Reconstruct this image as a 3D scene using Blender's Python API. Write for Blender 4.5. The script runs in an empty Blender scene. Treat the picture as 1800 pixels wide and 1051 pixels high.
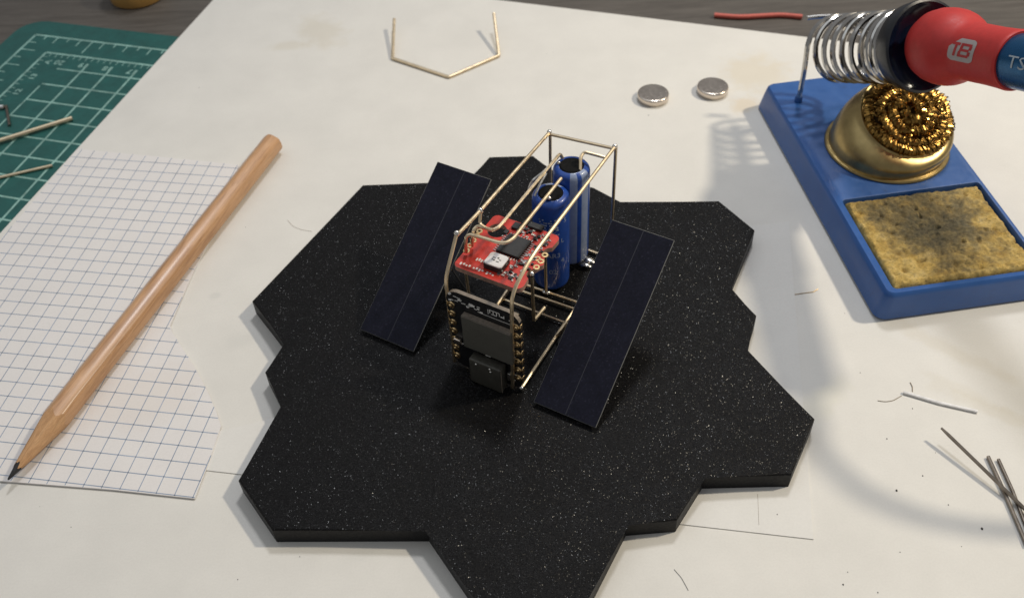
import bpy, bmesh, math, random
from mathutils import Vector, Matrix, noise
random.seed(7)
S = bpy.context.scene
C = S.collection
# ------------------------------------------------------------------ camera (1 unit = 1 cm, table sheet at z = 0)
cam_d = bpy.data.cameras.new("camera")
cam = bpy.data.objects.new("camera", cam_d)
C.objects.link(cam)
S.camera = cam
RT = (0.9984077571, -0.0407988816, -0.0389538419)
UP = (0.0564087807, 0.7221201978, 0.6894639000)
FW = (0.0, 0.6905634447, -0.7232718222)
cam.matrix_world = Matrix(((RT[0], UP[0], -FW[0], 0.0), (RT[1], UP[1], -FW[1], 0.0), (RT[2], UP[2], -FW[2], 21.6773), (0, 0, 0, 1)))
cam_d.sensor_width = 36.0
cam_d.lens = 34.9575
cam_d.clip_start = 0.5
cam_d.clip_end = 2000.0
cam_d.dof.use_dof = True
cam_d.dof.focus_distance = 25.3
cam_d.dof.aperture_fstop = 0.24
# ------------------------------------------------------------------ light
W = bpy.data.worlds.new("World")
S.world = W
W.use_nodes = True
bg = W.node_tree.nodes["Background"]
bg.inputs[0].default_value = (0.96, 0.97, 1.0, 1)
bg.inputs[1].default_value = 0.225
S.view_settings.view_transform = 'Standard'
S.view_settings.look = 'None'
S.view_settings.exposure = 0.0
S.view_settings.gamma = 1.0
S.cycles.max_bounces = 8
S.cycles.use_adaptive_sampling = True


def area_lamp(name, loc, target, size, power, color, size_y=None):
    d = bpy.data.lights.new(name, 'AREA')
    d.shape = 'DISK' if size_y is None else 'RECTANGLE'
    d.size = size
    if size_y:
        d.size_y = size_y
    d.energy = power
    d.color = color
    o = bpy.data.objects.new(name, d)
    C.objects.link(o)
    o.location = loc
    o.rotation_euler = (Vector(target) - Vector(loc)).to_track_quat('-Z', 'Y').to_euler()
    return o


def spot_lamp(name, loc, target, radius, power, color, cone, blend):
    d = bpy.data.lights.new(name, 'SPOT')
    d.shadow_soft_size = radius
    d.energy = power
    d.color = color
    d.spot_size = math.radians(cone)
    d.spot_blend = blend
    o = bpy.data.objects.new(name, d)
    C.objects.link(o)
    o.location = loc
    o.rotation_euler = (Vector(target) - Vector(loc)).to_track_quat('-Z', 'Y').to_euler()
    return o


spot_lamp("desk_lamp", (104, 36, 115), (19, 24, 0), 4.6, 600000, (1.0, 0.89, 0.71), 31, 1.0)
area_lamp("ceiling_lamp", (22, 78, 112), (2, 16, 0), 18, 50000, (0.96, 0.97, 1.0))
area_lamp("window_light", (-60, 40, 130), (0, 20, 0), 150, 30000, (0.86, 0.93, 1.0), 130)


# ------------------------------------------------------------------ node helpers
class NT:
    def __init__(s, name):
        s.m = bpy.data.materials.new(name)
        s.m.use_nodes = True
        s.t = s.m.node_tree
        s.b = s.t.nodes["Principled BSDF"]

    def n(s, kind, **kw):
        nd = s.t.nodes.new('ShaderNode' + kind)
        for k, v in kw.items():
            if k.startswith('p_'):
                setattr(nd, k[2:], v)
            else:
                key = int(k[1:]) if k[0] == 'i' and k[1:].isdigit() else k.replace('_', ' ')
                if hasattr(v, 'is_output'):
                    s.t.links.new(v, nd.inputs[key])
                else:
                    nd.inputs[key].default_value = v
        return nd

    def set(s, **kw):
        for k, v in kw.items():
            key = k.replace('_', ' ')
            if hasattr(v, 'is_output'):
                s.t.links.new(v, s.b.inputs[key])
            else:
                s.b.inputs[key].default_value = v
        return s.m

    def obj(s, scale=(1, 1, 1), rot=(0, 0, 0), loc=(0, 0, 0)):
        tc = s.n('TexCoord')
        mp = s.n('Mapping', i0=tc.outputs['Object'])
        mp.inputs['Scale'].default_value = scale
        mp.inputs['Rotation'].default_value = rot
        mp.inputs['Location'].default_value = loc
        return mp.outputs[0]

    def noise(s, vec, scale, detail=4.0, rough=0.55, dist=0.0):
        nd = s.n('TexNoise', Vector=vec, Scale=scale, Detail=detail, Roughness=rough, Distortion=dist)
        return nd.outputs[0]

    def ramp(s, fac, stops):
        r = s.n('ValToRGB', i0=fac)
        e = r.color_ramp.elements
        while len(e) < len(stops):
            e.new(0.5)
        for el, (p, c) in zip(e, stops):
            el.position = p
            el.color = (c, c, c, 1) if isinstance(c, (int, float)) else (*c, 1)
        return r.outputs[0]

    def mix(s, fac, a, b, mode='MIX'):
        nd = s.n('Mix', p_data_type='RGBA', p_blend_type=mode)
        for sock, v in ((nd.inputs[0], fac), (nd.inputs[6], a), (nd.inputs[7], b)):
            if hasattr(v, 'is_output'):
                s.t.links.new(v, sock)
            elif isinstance(v, (int, float)):
                sock.default_value = v
            else:
                sock.default_value = (*v, 1)
        return nd.outputs[2]

    def math(s, op, a, b=0.0, c=None):
        nd = s.n('Math', p_operation=op, i0=a, i1=b)
        if c is not None:
            nd.inputs[2].default_value = c
        return nd.outputs[0]

    def bump(s, h, strength=0.3, dist=0.02, normal=None):
        nd = s.n('Bump', Height=h, Strength=strength, Distance=dist)
        if normal is not None:
            s.t.links.new(normal, nd.inputs['Normal'])
        return nd.outputs[0]


def plain(name, col, rough=0.5, metal=0.0, var=0.12, scale=6.0, bump=0.0, bscale=40.0, coat=0.0):
    n = NT(name)
    v = n.obj()
    f = n.noise(v, scale)
    dark = tuple(c * (1 - var) for c in col)
    lite = tuple(min(1, c * (1 + var)) for c in col)
    n.set(Base_Color=n.ramp(f, [(0.3, dark), (0.7, lite)]), Metallic=metal, Coat_Weight=coat,
          Roughness=n.ramp(n.noise(v, scale * 2.3), [(0.3, max(0.03, rough * 0.82)), (0.7, min(1, rough * 1.18))]))
    if bump:
        n.set(Normal=n.bump(n.noise(v, bscale), bump, 0.01))
    return n.m


# ------------------------------------------------------------------ materials
def make_table():
    n = NT("grey_wood")
    v = n.obj(scale=(0.10, 1.4, 1), rot=(0, 0, 0.19))
    g = n.noise(v, 3.0, 8, 0.65, 0.6)
    v2 = n.obj(scale=(0.35, 9.0, 1), rot=(0, 0, 0.19))
    g2 = n.noise(v2, 3.0, 5, 0.6)
    c = n.ramp(g, [(0.3, (0.052, 0.043, 0.035)), (0.5, (0.085, 0.073, 0.061)), (0.72, (0.125, 0.110, 0.094))])
    c = n.mix(0.3, c, n.ramp(g2, [(0.35, (0.04, 0.033, 0.027)), (0.65, (0.15, 0.132, 0.112))]))
    return n.set(Base_Color=c, Roughness=0.55, Normal=n.bump(g2, 0.25, 0.02))


def make_paper(name, col, stains=(), mott=0.035, bump=0.12):
    n = NT(name)
    v = n.obj()
    f = n.noise(v, 0.55, 6, 0.6)
    c = n.ramp(f, [(0.32, tuple(x * (1 - mott) for x in col)), (0.68, tuple(min(1, x * (1 + mott)) for x in col))])
    fib = n.noise(n.obj(scale=(1, 1, 1)), 18, 3, 0.7)
    c = n.mix(0.06, c, n.ramp(fib, [(0.35, 0.35), (0.6, 1.0)]), 'MULTIPLY')
    wob = n.noise(v, 1.6, 5, 0.6)
    geo = n.n('NewGeometry').outputs['Position']
    for (x, y, rx, ry, rot, col2, amt) in stains:
        mp = n.n('Mapping', i0=geo)
        mp.vector_type = 'TEXTURE'
        mp.inputs['Location'].default_value = (x, y, 0)
        mp.inputs['Rotation'].default_value = (0, 0, rot)
        mp.inputs['Scale'].default_value = (rx, ry, 1000)
        ln = n.n('VectorMath', p_operation='LENGTH', i0=mp.outputs[0]).outputs['Value']
        d = n.math('ADD', ln, n.math('MULTIPLY', n.math('SUBTRACT', wob, 0.5), 1.5))
        m = n.ramp(d, [(0.45, 1.0), (1.0, 0.0)])
        c = n.mix(n.math('MULTIPLY', m, amt), c, col2)
    n.set(Base_Color=c, Roughness=0.75, Normal=n.bump(n.noise(v, 30, 4, 0.7), bump, 0.01))
    n.b.inputs['Specular IOR Level'].default_value = 0.35
    return n.m


def make_black_print():
    n = NT("black_printed_plastic")
    v = n.obj()
    geo = n.n('NewGeometry')

    def grains(scale, share, amt, base):
        vo = n.n('TexVoronoi', Vector=v, Scale=scale)
        sep = n.n('SeparateColor', i0=vo.outputs['Color'])
        pick = n.math('GREATER_THAN', sep.outputs[2], 1 - share)
        a = n.n('VectorMath', p_operation='SUBTRACT', i0=vo.outputs['Color'])
        a.inputs[1].default_value = (0.5, 0.5, 0.75)
        b = n.n('VectorMath', p_operation='SCALE', i0=a.outputs[0], Scale=n.math('MULTIPLY_ADD', pick, amt, base))
        return b.outputs[0], pick
    g1, p1 = grains(38.0, 0.034, 0.8, 0.16)
    g2, p2 = grains(60.0, 0.16, 0.55, 0.32)
    s1 = n.n('VectorMath', p_operation='ADD', i0=g1, i1=g2)
    ad = n.n('VectorMath', p_operation='ADD', i0=geo.outputs['Normal'], i1=s1.outputs[0])
    no = n.n('VectorMath', p_operation='NORMALIZE', i0=ad.outputs[0])
    big = n.noise(v, 0.9, 6, 0.65, 0.4)
    c = n.ramp(n.noise(v, 60, 2), [(0.3, (0.0025, 0.0025, 0.003)), (0.7, (0.0065, 0.0060, 0.0060))])
    ro = n.math('SUBTRACT', n.ramp(big, [(0.3, 0.40), (0.7, 0.60)]), n.math('MULTIPLY', n.math('MAXIMUM', p1, p2), 0.26))
    n.set(Base_Color=c, Roughness=ro, Normal=no.outputs[0])
    n.set(Specular_IOR_Level=n.math('MULTIPLY_ADD', n.math('MULTIPLY', n.math('MAXIMUM', p1, p2), n.ramp(n.noise(v, 1.7, 5, 0.7), [(0.35, 0.35), (0.7, 1.0)])), 0.19, 0.12))
    return n.m


def make_cell():
    n = NT("solar_cell")
    v = n.obj()
    vo = n.n('TexVoronoi', Vector=v, Scale=26.0)
    c = n.ramp(vo.outputs['Color'], [(0.0, (0.0045, 0.005, 0.010)), (0.8, (0.010, 0.0105, 0.022)), (1.0, (0.03, 0.03, 0.05))])
    c = n.mix(0.35, c, n.ramp(n.noise(v, 2.0), [(0.3, (0.004, 0.004, 0.008)), (0.7, (0.014, 0.014, 0.026))]))
    n.b.inputs['Specular IOR Level'].default_value = 0.13
    return n.set(Base_Color=c, Roughness=n.ramp(n.noise(v, 3.0), [(0.3, 0.38), (0.7, 0.5)]), Normal=n.bump(n.noise(v, 70, 3), 0.25, 0.006))


def make_wood(name, ca, cb, cc, axis):
    n = NT(name)
    sc = [1.6, 1.6, 1.6]
    sc[axis] = 0.14
    v = n.obj(scale=tuple(sc))
    g = n.noise(v, 3.2, 6, 0.6, 0.8)
    sc2 = [26, 26, 26]
    sc2[axis] = 1.3
    f = n.noise(n.obj(scale=tuple(sc2)), 1.5, 3, 0.6)
    c = n.ramp(g, [(0.33, ca), (0.52, cb), (0.7, cc)])
    c = n.mix(0.35, c, n.ramp(f, [(0.35, 0.45), (0.6, 1.0)]), 'MULTIPLY')
    return n, c, f


def make_pencil():
    n, c, f = make_wood("pencil_wood", (0.40, 0.205, 0.092), (0.56, 0.315, 0.155), (0.62, 0.365, 0.19), 2)
    return n.set(Base_Color=c, Roughness=0.42, Coat_Weight=0.25, Coat_Roughness=0.2, Normal=n.bump(f, 0.12, 0.01))


def make_cone():
    n, c, f = make_wood("sharpened_wood", (0.44, 0.24, 0.11), (0.58, 0.33, 0.16), (0.64, 0.39, 0.20), 2)
    return n.set(Base_Color=c, Roughness=0.8, Normal=n.bump(n.noise(n.obj(), 42, 3), 0.7, 0.02))


def make_sponge():
    n = NT("sponge_foam")
    v = n.obj()
    f = n.noise(v, 2.2, 6, 0.65)
    fine = n.noise(v, 11, 5, 0.7)
    tan = n.ramp(f, [(0.3, (0.46, 0.285, 0.060)), (0.52, (0.64, 0.45, 0.14)), (0.72, (0.70, 0.54, 0.24))])
    tan = n.mix(0.45, tan, n.ramp(fine, [(0.34, 0.25), (0.6, 1.0)]), 'MULTIPLY')
    mp = n.n('Mapping', i0=n.n('TexCoord').outputs['Object'])
    mp.vector_type = 'TEXTURE'
    mp.inputs['Location'].default_value = (0.05, 0.55, 0)
    mp.inputs['Scale'].default_value = (2.2, 2.9, 1000)
    mp.inputs['Rotation'].default_value = (0, 0, 0.35)
    ln = n.n('VectorMath', p_operation='LENGTH', i0=mp.outputs[0]).outputs['Value']
    d = n.math('ADD', ln, n.math('MULTIPLY', n.math('SUBTRACT', n.noise(v, 1.3, 6, 0.7), 0.5), 2.6))
    soot = n.ramp(d, [(0.12, 0.93), (0.5, 0.72), (1.05, 0.0)])
    po = n.n('TexVoronoi', Vector=n.obj(scale=(1.0, 1.25, 1.0)), Scale=7.5, Randomness=1.0)
    pore = n.ramp(n.math('ADD', po.outputs['Distance'], n.math('MULTIPLY', n.math('SUBTRACT', fine, 0.5), 0.5)), [(0.10, 1.0), (0.24, 0.0)])
    tan = n.mix(n.math('MULTIPLY', pore, 0.5), tan, (0.10, 0.065, 0.018))
    dark = n.ramp(fine, [(0.3, (0.030, 0.030, 0.024)), (0.7, (0.15, 0.14, 0.095))])
    c = n.mix(soot, tan, dark)
    return n.set(Base_Color=c, Roughness=0.95, Normal=n.bump(n.noise(v, 24, 5, 0.7), 0.9, 0.05))


M = {}
M['table'] = make_table()
brown = (0.50, 0.42, 0.26)
grey = (0.55, 0.55, 0.52)
spots = []
M['paper'] = make_paper("white_card", (0.72, 0.70, 0.655), [
    (*(-7.191, 36.368), 1.1, 1.7, 0.5, brown, 0.22), (*(-8.430, 35.556), 1.0, 0.45, 0.2, brown, 0.2), (*(9.710, 31.714), 1.5, 1.6, 0.2, (0.66, 0.54, 0.33), 0.30),
    (*(8.886, 29.780), 0.7, 0.6, 0.2, (0.66, 0.50, 0.28), 0.35), (*(12.089, 17.877), 2.6, 0.35, -0.75, brown, 0.16), (*(12.612, 15.632), 1.8, 0.3, -0.6, brown, 0.16),
    (*(8.290, 16.226), 1.2, 0.5, 0.8, (0.62, 0.60, 0.44), 0.2), (*(-8.081, 19.604), 0.6, 0.4, 0.0, grey, 0.2), (*(-9.070, 21.539), 0.25, 0.2, 0.0, grey, 0.35),
    (*(12.148, 16.243), 1.5, 0.25, -0.7, brown, 0.12), (*(-3.954, 12.455), 1.0, 0.3, 0.5, grey, 0.12)])
M['sheet'] = make_paper("thin_white_paper", (0.735, 0.718, 0.68), mott=0.02)
M['squared'] = make_paper("squared_paper", (0.765, 0.735, 0.715), [(*(-10.507, 17.664), 2.2, 1.4, 0.3, (0.70, 0.58, 0.47), 0.18)], mott=0.025, bump=0.2)
M['blue_line'] = plain("blue_grid_ink", (0.27, 0.33, 0.43), 0.8, var=0.25, scale=1.2)
M['mat'] = plain("green_cutting_mat", (0.008, 0.088, 0.078), 0.55, var=0.14, scale=2.0, bump=0.3, bscale=50)
M['mat_ink'] = plain("pale_mat_print", (0.22, 0.39, 0.345), 0.7, var=0.3, scale=3.0)
M['black'] = make_black_print()
M['black_side'] = plain("black_plastic_edge", (0.006, 0.006, 0.007), 0.5, var=0.2, bump=0.4, bscale=30)
M['black_side'].node_tree.nodes["Principled BSDF"].inputs['Specular IOR Level'].default_value = 0.22
M['cell'] = make_cell()
M['cell_edge'] = plain("cell_rim", (0.20, 0.20, 0.19), 0.4, 0.3)
M['cell_line'] = plain("cell_busbar", (0.020, 0.020, 0.030), 0.5, 0.1)
M['brass'] = plain("brass_wire_metal", (0.82, 0.67, 0.46), 0.36, 1.0, 0.10, 3.0, 0.06, 20)
M['solder'] = plain("solder_tin", (0.72, 0.70, 0.66), 0.24, 1.0, 0.15, 8)
M['steel'] = plain("dark_steel_wire", (0.24, 0.205, 0.17), 0.34, 1.0, 0.2, 4)
M['chrome'] = plain("spring_steel", (0.56, 0.54, 0.51), 0.17, 1.0, 0.2, 2.5)
M['nickel'] = plain("nickel_plate", (0.68, 0.60, 0.52), 0.24, 1.0, 0.06, 3)
M['board'] = plain("black_circuit_board", (0.010, 0.010, 0.011), 0.38, var=0.2)
M['fibre_and_glint'] = plain("edge_fibre_and_glint", (0.20, 0.165, 0.13), 0.6, var=0.3, scale=9)  # board fibre tone, also used for painted glints on shield and port
M['red_board'] = plain("red_solder_mask", (0.50, 0.030, 0.016), 0.38, var=0.3, scale=3.5)
M['red_edge'] = plain("red_board_edge", (0.40, 0.24, 0.18), 0.6, var=0.25, scale=9)
M['shield'] = plain("shield_metal", (0.085, 0.082, 0.068), 0.55, 0.0, 0.08, 3)
M['port'] = plain("port_metal", (0.070, 0.066, 0.054), 0.40, 0.2, 0.15, 4)
M['gold'] = plain("gold_pads", (0.80, 0.58, 0.30), 0.3, 1.0, 0.2, 8)
M['ink'] = plain("white_silk_print", (0.74, 0.72, 0.68), 0.7, var=0.1)
M['cap_ink'] = plain("pale_sleeve_print", (0.36, 0.42, 0.56), 0.5)
M['silver'] = plain("bright_tinned_wire", (0.86, 0.85, 0.84), 0.5, 0.35)
M['chip'] = plain("chip_resin", (0.014, 0.014, 0.014), 0.5, var=0.2, bump=0.3, bscale=60)
M['white_plastic'] = plain("white_ceramic", (0.72, 0.70, 0.69), 0.45, var=0.06)
M['stand_plain'] = plain("blue_painted_metal", (0.024, 0.098, 0.315), 0.36, var=0.08, scale=1.5, bump=0.25, bscale=18, coat=0.15)
def make_stand():
    n = NT("blue_painted_stand")
    v = n.obj()
    c = n.ramp(n.noise(v, 1.5, 5, 0.6), [(0.3, (0.022, 0.090, 0.295)), (0.7, (0.026, 0.105, 0.335))])
    st = n.ramp(n.noise(v, 2.6, 7, 0.7), [(0.60, 0.0), (0.72, 1.0)])
    c = n.mix(n.math('MULTIPLY', st, 0.30), c, (0.030, 0.045, 0.075))
    vo = n.n('TexVoronoi', Vector=v, Scale=2.4)
    sp = n.ramp(n.math('ADD', vo.outputs['Distance'], n.math('MULTIPLY', n.noise(v, 14, 3), 0.05)), [(0.045, 1.0), (0.065, 0.0)])
    c = n.mix(n.math('MULTIPLY', sp, 0.5), c, (0.25, 0.26, 0.27))
    ro = n.ramp(n.noise(v, 3.0, 6, 0.7), [(0.3, 0.30), (0.7, 0.46)])
    return n.set(Base_Color=c, Roughness=ro, Coat_Weight=0.12, Normal=n.bump(n.noise(v, 16, 4, 0.6), 0.22, 0.01))


M['stand'] = make_stand()
M['rubber'] = plain("black_rubber_feet", (0.007, 0.007, 0.007), 0.8)
M['rubber'].node_tree.nodes["Principled BSDF"].inputs['Specular IOR Level'].default_value = 0.12
M['cup'] = plain("aged_brass_cup", (0.42, 0.315, 0.14), 0.35, 1.0, 0.22, 1.4, 0.12, 14)
M['wool'] = plain("brass_wool_ribbon", (0.32, 0.18, 0.046), 0.22, 1.0, 0.35, 5)
M['wool_dark'] = plain("dark_wool_core", (0.055, 0.03, 0.010), 0.7, 0.5, 0.3, 4, 0.6, 14)
M['sponge'] = make_sponge()
M['pencil'] = make_pencil()
M['cone'] = make_cone()
M['collar'] = plain("black_funnel_plastic", (0.010, 0.012, 0.017), 0.33, var=0.15)
M['funnel'] = plain("navy_funnel_inside", (0.006, 0.010, 0.028), 0.16, var=0.15)
M['grip'] = plain("red_silicone", (0.50, 0.030, 0.026), 0.52, var=0.06, bump=0.15, bscale=60)
M['iron'] = plain("blue_anodised", (0.010, 0.095, 0.23), 0.28, 0.55, 0.08, 3)
M['badge'] = plain("grey_badge_print", (0.42, 0.37, 0.35), 0.6, var=0.05)
M['badge_ink'] = plain("red_badge_letters", (0.42, 0.03, 0.03), 0.6)
M['iron_ink'] = plain("pale_laser_mark", (0.40, 0.46, 0.50), 0.55)
M['cable'] = plain("red_wire_sleeve", (0.55, 0.115, 0.085), 0.5)
M['graphite'] = plain("graphite", (0.035, 0.034, 0.034), 0.36, 0.4, 0.3, 12, 0.5, 40)
M['amber'] = plain("amber_tub", (0.42, 0.235, 0.065), 0.32, var=0.12, scale=1.2)
M['tub_label'] = plain("grey_tub_label", (0.40, 0.39, 0.37), 0.4, 0.3)
M['speck'] = plain("dark_dust", (0.05, 0.045, 0.04), 0.8)
M['hair'] = plain("hair", (0.30, 0.25, 0.19), 0.6)
M['copper'] = plain("thin_copper", (0.42, 0.29, 0.14), 0.4, 0.9)


def make_sleeve():
    n = NT("blue_capacitor_sleeve")
    tc = n.n('TexCoord').outputs['Object']
    sp = n.n('SeparateXYZ', Vector=tc)
    ang = n.n('Math', p_operation='ARCTAN2', i0=sp.outputs[1], i1=sp.outputs[0]).outputs[0]
    # two pale bands down the sleeve
    a1 = n.math('LESS_THAN', n.math('ABSOLUTE', n.math('SUBTRACT', ang, -0.98)), 0.21)
    a2 = n.math('LESS_THAN', n.math('ABSOLUTE', n.math('SUBTRACT', ang, -0.24)), 0.27)
    band = n.math('MAXIMUM', a1, a2)
    f = n.noise(tc, 5)
    blue = n.ramp(f, [(0.3, (0.010, 0.050, 0.26)), (0.7, (0.015, 0.072, 0.36))])
    pale = n.ramp(n.noise(tc, 7), [(0.3, (0.22, 0.28, 0.43)), (0.7, (0.29, 0.35, 0.51))])
    return n.set(Base_Color=n.mix(band, blue, pale), Roughness=0.36, Coat_Weight=0.1, Normal=n.bump(n.noise(tc, 9), 0.25, 0.02))


M['sleeve'] = make_sleeve()


# ------------------------------------------------------------------ mesh helpers
def link(name, me, m, parent=None, loc=None):
    o = bpy.data.objects.new(name, me)
    if m is not None:
        me.materials.append(M[m])
    C.objects.link(o)
    if parent is not None:
        o.parent = parent
    if loc is not None:
        o.location = loc
    return o


def obj(name, bm, m, parent=None, loc=None, smooth=False, extra=()):
    bmesh.ops.recalc_face_normals(bm, faces=bm.faces[:])
    me = bpy.data.meshes.new(name)
    bm.to_mesh(me)
    bm.free()
    if smooth:
        for p in me.polygons:
            p.use_smooth = True
        if hasattr(me, 'set_sharp_from_angle'):
            me.set_sharp_from_angle(angle=math.radians(38))
    o = link(name, me, m, parent, loc)
    for e in extra:
        me.materials.append(M[e])
    return o


def empty(name, loc=(0, 0, 0), rz=0.0):
    o = bpy.data.objects.new(name, None)
    o.empty_display_size = 0.2
    C.objects.link(o)
    o.location = loc
    o.rotation_euler = (0, 0, rz)
    return o


def tag(o, label, cat, group=None):
    o['label'] = label
    o['category'] = cat
    if group:
        o['group'] = group
    return o


def prism(bm, poly, z0, z1, bev=0.0, mat=0, topmat=None, segs=2):
    lo = [bm.verts.new((x, y, z0)) for x, y in poly]
    hi = [bm.verts.new((x, y, z1)) for x, y in poly]
    n = len(poly)
    sides = [bm.faces.new((lo[i], lo[(i + 1) % n], hi[(i + 1) % n], hi[i])) for i in range(n)]
    top = bm.faces.new(hi)
    bot = bm.faces.new(lo[::-1])
    for f in sides + [bot]:
        f.material_index = mat
    top.material_index = mat if topmat is None else topmat
    if bev:
        bmesh.ops.bevel(bm, geom=list(top.edges), offset=bev, segments=segs, affect='EDGES', profile=0.5)
    return bm


def box(bm, c, s, bev=0.0, rot=None, segs=2):
    r = bmesh.ops.create_cube(bm, size=1.0)
    vs = r['verts']
    for v in vs:
        v.co = Vector((v.co.x * s[0], v.co.y * s[1], v.co.z * s[2]))
    if bev:
        es = list({e for v in vs for e in v.link_edges})
        r2 = bmesh.ops.bevel(bm, geom=es, offset=bev, segments=segs, affect='EDGES', profile=0.5)
        vs = list({v for f in r2['faces'] for v in f.verts} | {v for v in vs if v.is_valid})
    for v in vs:
        p = v.co if rot is None else rot @ v.co
        v.co = p + Vector(c)
    return bm


def bend(pts, r=0.12, k=4):
    pts = [Vector(p) for p in pts]
    out = [pts[0]]
    for i in range(1, len(pts) - 1):
        a, b, c = pts[i - 1], pts[i], pts[i + 1]
        da, dc = (a - b), (c - b)
        t = min(r, da.length * 0.45, dc.length * 0.45)
        p0, p1 = b + da.normalized() * t, b + dc.normalized() * t
        for j in range(k + 1):
            u = j / k
            out.append(p0 * (1 - u) ** 2 + b * 2 * u * (1 - u) + p1 * u * u)
    out.append(pts[-1])
    return out


def smooth_path(pts, k=6):
    P = [Vector(p) for p in pts]
    P = [P[0] * 2 - P[1]] + P + [P[-1] * 2 - P[-2]]
    out = []
    for i in range(1, len(P) - 2):
        a, b, c, d = P[i - 1:i + 3]
        for j in range(k):
            t = j / k
            out.append(0.5 * (2 * b + (c - a) * t + (2 * a - 5 * b + 4 * c - d) * t * t + (3 * b - a - 3 * c + d) * t ** 3))
    out.append(P[-2])
    return out


def tube(bm, pts, r, n=8, cap=True):
    pts = [Vector(p) for p in pts]
    R = r if isinstance(r, (list, tuple)) else [r] * len(pts)
    prev = None
    rings = []
    for i, p in enumerate(pts):
        t = (pts[min(i + 1, len(pts) - 1)] - pts[max(i - 1, 0)]).normalized()
        if prev is None:
            ax = Vector((0, 0, 1)) if abs(t.z) < 0.9 else Vector((1, 0, 0))
            u = t.cross(ax).normalized()
        else:
            u = (prev - t * prev.dot(t)).normalized()
        prev = u
        w = t.cross(u)
        rings.append([bm.verts.new(p + (u * math.cos(a) + w * math.sin(a)) * R[i]) for a in [2 * math.pi * j / n for j in range(n)]])
    for A, B in zip(rings, rings[1:]):
        for j in range(n):
            bm.faces.new((A[j], A[(j + 1) % n], B[(j + 1) % n], B[j]))
    if cap:
        bm.faces.new(rings[0][::-1])
        bm.faces.new(rings[-1])
    return bm


def frame_of(axis):
    a = Vector(axis).normalized()
    q = Vector((0, 0, 1)).rotation_difference(a).to_matrix()
    return q


def lathe(bm, prof, n=32, base=(0, 0, 0), rot=None, closed_ends=True, mats=None):
    rings = []
    for (r, z) in prof:
        ring = []
        for j in range(n):
            a = 2 * math.pi * j / n
            p = Vector((r * math.cos(a), r * math.sin(a), z))
            if rot is not None:
                p = rot @ p
            ring.append(bm.verts.new(p + Vector(base)))
        rings.append(ring)
    for k, (A, B) in enumerate(zip(rings, rings[1:])):
        for j in range(n):
            f = bm.faces.new((A[j], A[(j + 1) % n], B[(j + 1) % n], B[j]))
            if mats:
                f.material_index = mats[k]
    if closed_ends:
        f0 = bm.faces.new(rings[0][::-1])
        f1 = bm.faces.new(rings[-1])
        if mats:
            f0.material_index = mats[0]
            f1.material_index = mats[-1]
    return bm


def strip(bm, a, b, w, z=0.0, tz=None):
    a, b = Vector(a), Vector(b)
    d = (b - a).normalized()
    s = Vector((-d.y, d.x)) * (w / 2)
    vs = [bm.verts.new((p.x, p.y, z)) for p in (a - s, b - s, b + s, a + s)]
    bm.faces.new(vs)


def rounded(x0, y0, x1, y1, r, k=5):
    out = []
    for cx, cy, a0 in ((x1 - r, y0 + r, -90), (x1 - r, y1 - r, 0), (x0 + r, y1 - r, 90), (x0 + r, y0 + r, 180)):
        for j in range(k + 1):
            a = math.radians(a0 + 90 * j / k)
            out.append((cx + r * math.cos(a), cy + r * math.sin(a)))
    return out


def text_mesh(s, size, spacing=1.0, bold=0.0, res=2):
    cu = bpy.data.curves.new("lettering", 'FONT')
    cu.body = s
    cu.size = size
    cu.space_character = spacing
    cu.align_x = 'CENTER'
    cu.align_y = 'CENTER'
    cu.resolution_u = res
    cu.offset = bold
    o = bpy.data.objects.new("lettering", cu)
    C.objects.link(o)
    bpy.context.view_layer.update()
    me = bpy.data.meshes.new_from_object(o.evaluated_get(bpy.context.evaluated_depsgraph_get()))
    bpy.data.objects.remove(o)
    me.materials.clear()
    return me


def put_text(name, s, size, fn, m, parent, **kw):
    me = text_mesh(s, size, **kw)
    bm = bmesh.new()
    bm.from_mesh(me)
    bmesh.ops.subdivide_edges(bm, edges=[e for e in bm.edges if e.calc_length() > size * 0.3], cuts=2)
    me2 = bpy.data.meshes.new(name)
    for v in bm.verts:
        v.co = fn(v.co.x, v.co.y)
    bm.to_mesh(me2)
    bm.free()
    return link(name, me2, m, parent)


def duplicate(o, parent=None):
    c = o.copy()
    C.objects.link(c)
    if parent is not None:
        c.parent = parent
    return c


# ------------------------------------------------------------------ setting: table, papers, mat
bm = bmesh.new()
prism(bm, [(-70, 2), (70, 2), (70, 78), (-70, 78)], -2.5, -0.16, 0.2)
o = obj("tabletop", bm, 'table')
o['kind'] = 'structure'
o['label'] = "grey brown wood tabletop under everything"


def subdivided_sheet(bm, poly, z0, z1):
    prism(bm, poly, z0, z1)


# big white card: its far and left edges run as in the photograph
eL, eT = Vector((-12.162, 39.544)), Vector((-15.473, 29.221))
dl = (eT - eL).normalized()
tA, tB = Vector((-0.007, 38.212)), Vector((12.211, 33.998))
dt = (tB - tA).normalized()
# far-left corner = intersection of the two edges
den = dl.x * dt.y - dl.y * dt.x
w_ = tA - eL
corner = eL + dl * ((w_.x * dt.y - w_.y * dt.x) / den)
bm = bmesh.new()
c1 = corner + dt * 52
card = [corner, corner + dl * 35, Vector((corner.x + dl.x * 35 + 3, 5.0)), Vector((c1.x - 4, 5.0)), c1]
prism(bm, [tuple(v) for v in card], -0.035, 0.0)
tag(obj("white_card", bm, 'paper'), "large white card covering the table, yellowed stains, everything stands on it", "card")

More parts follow.
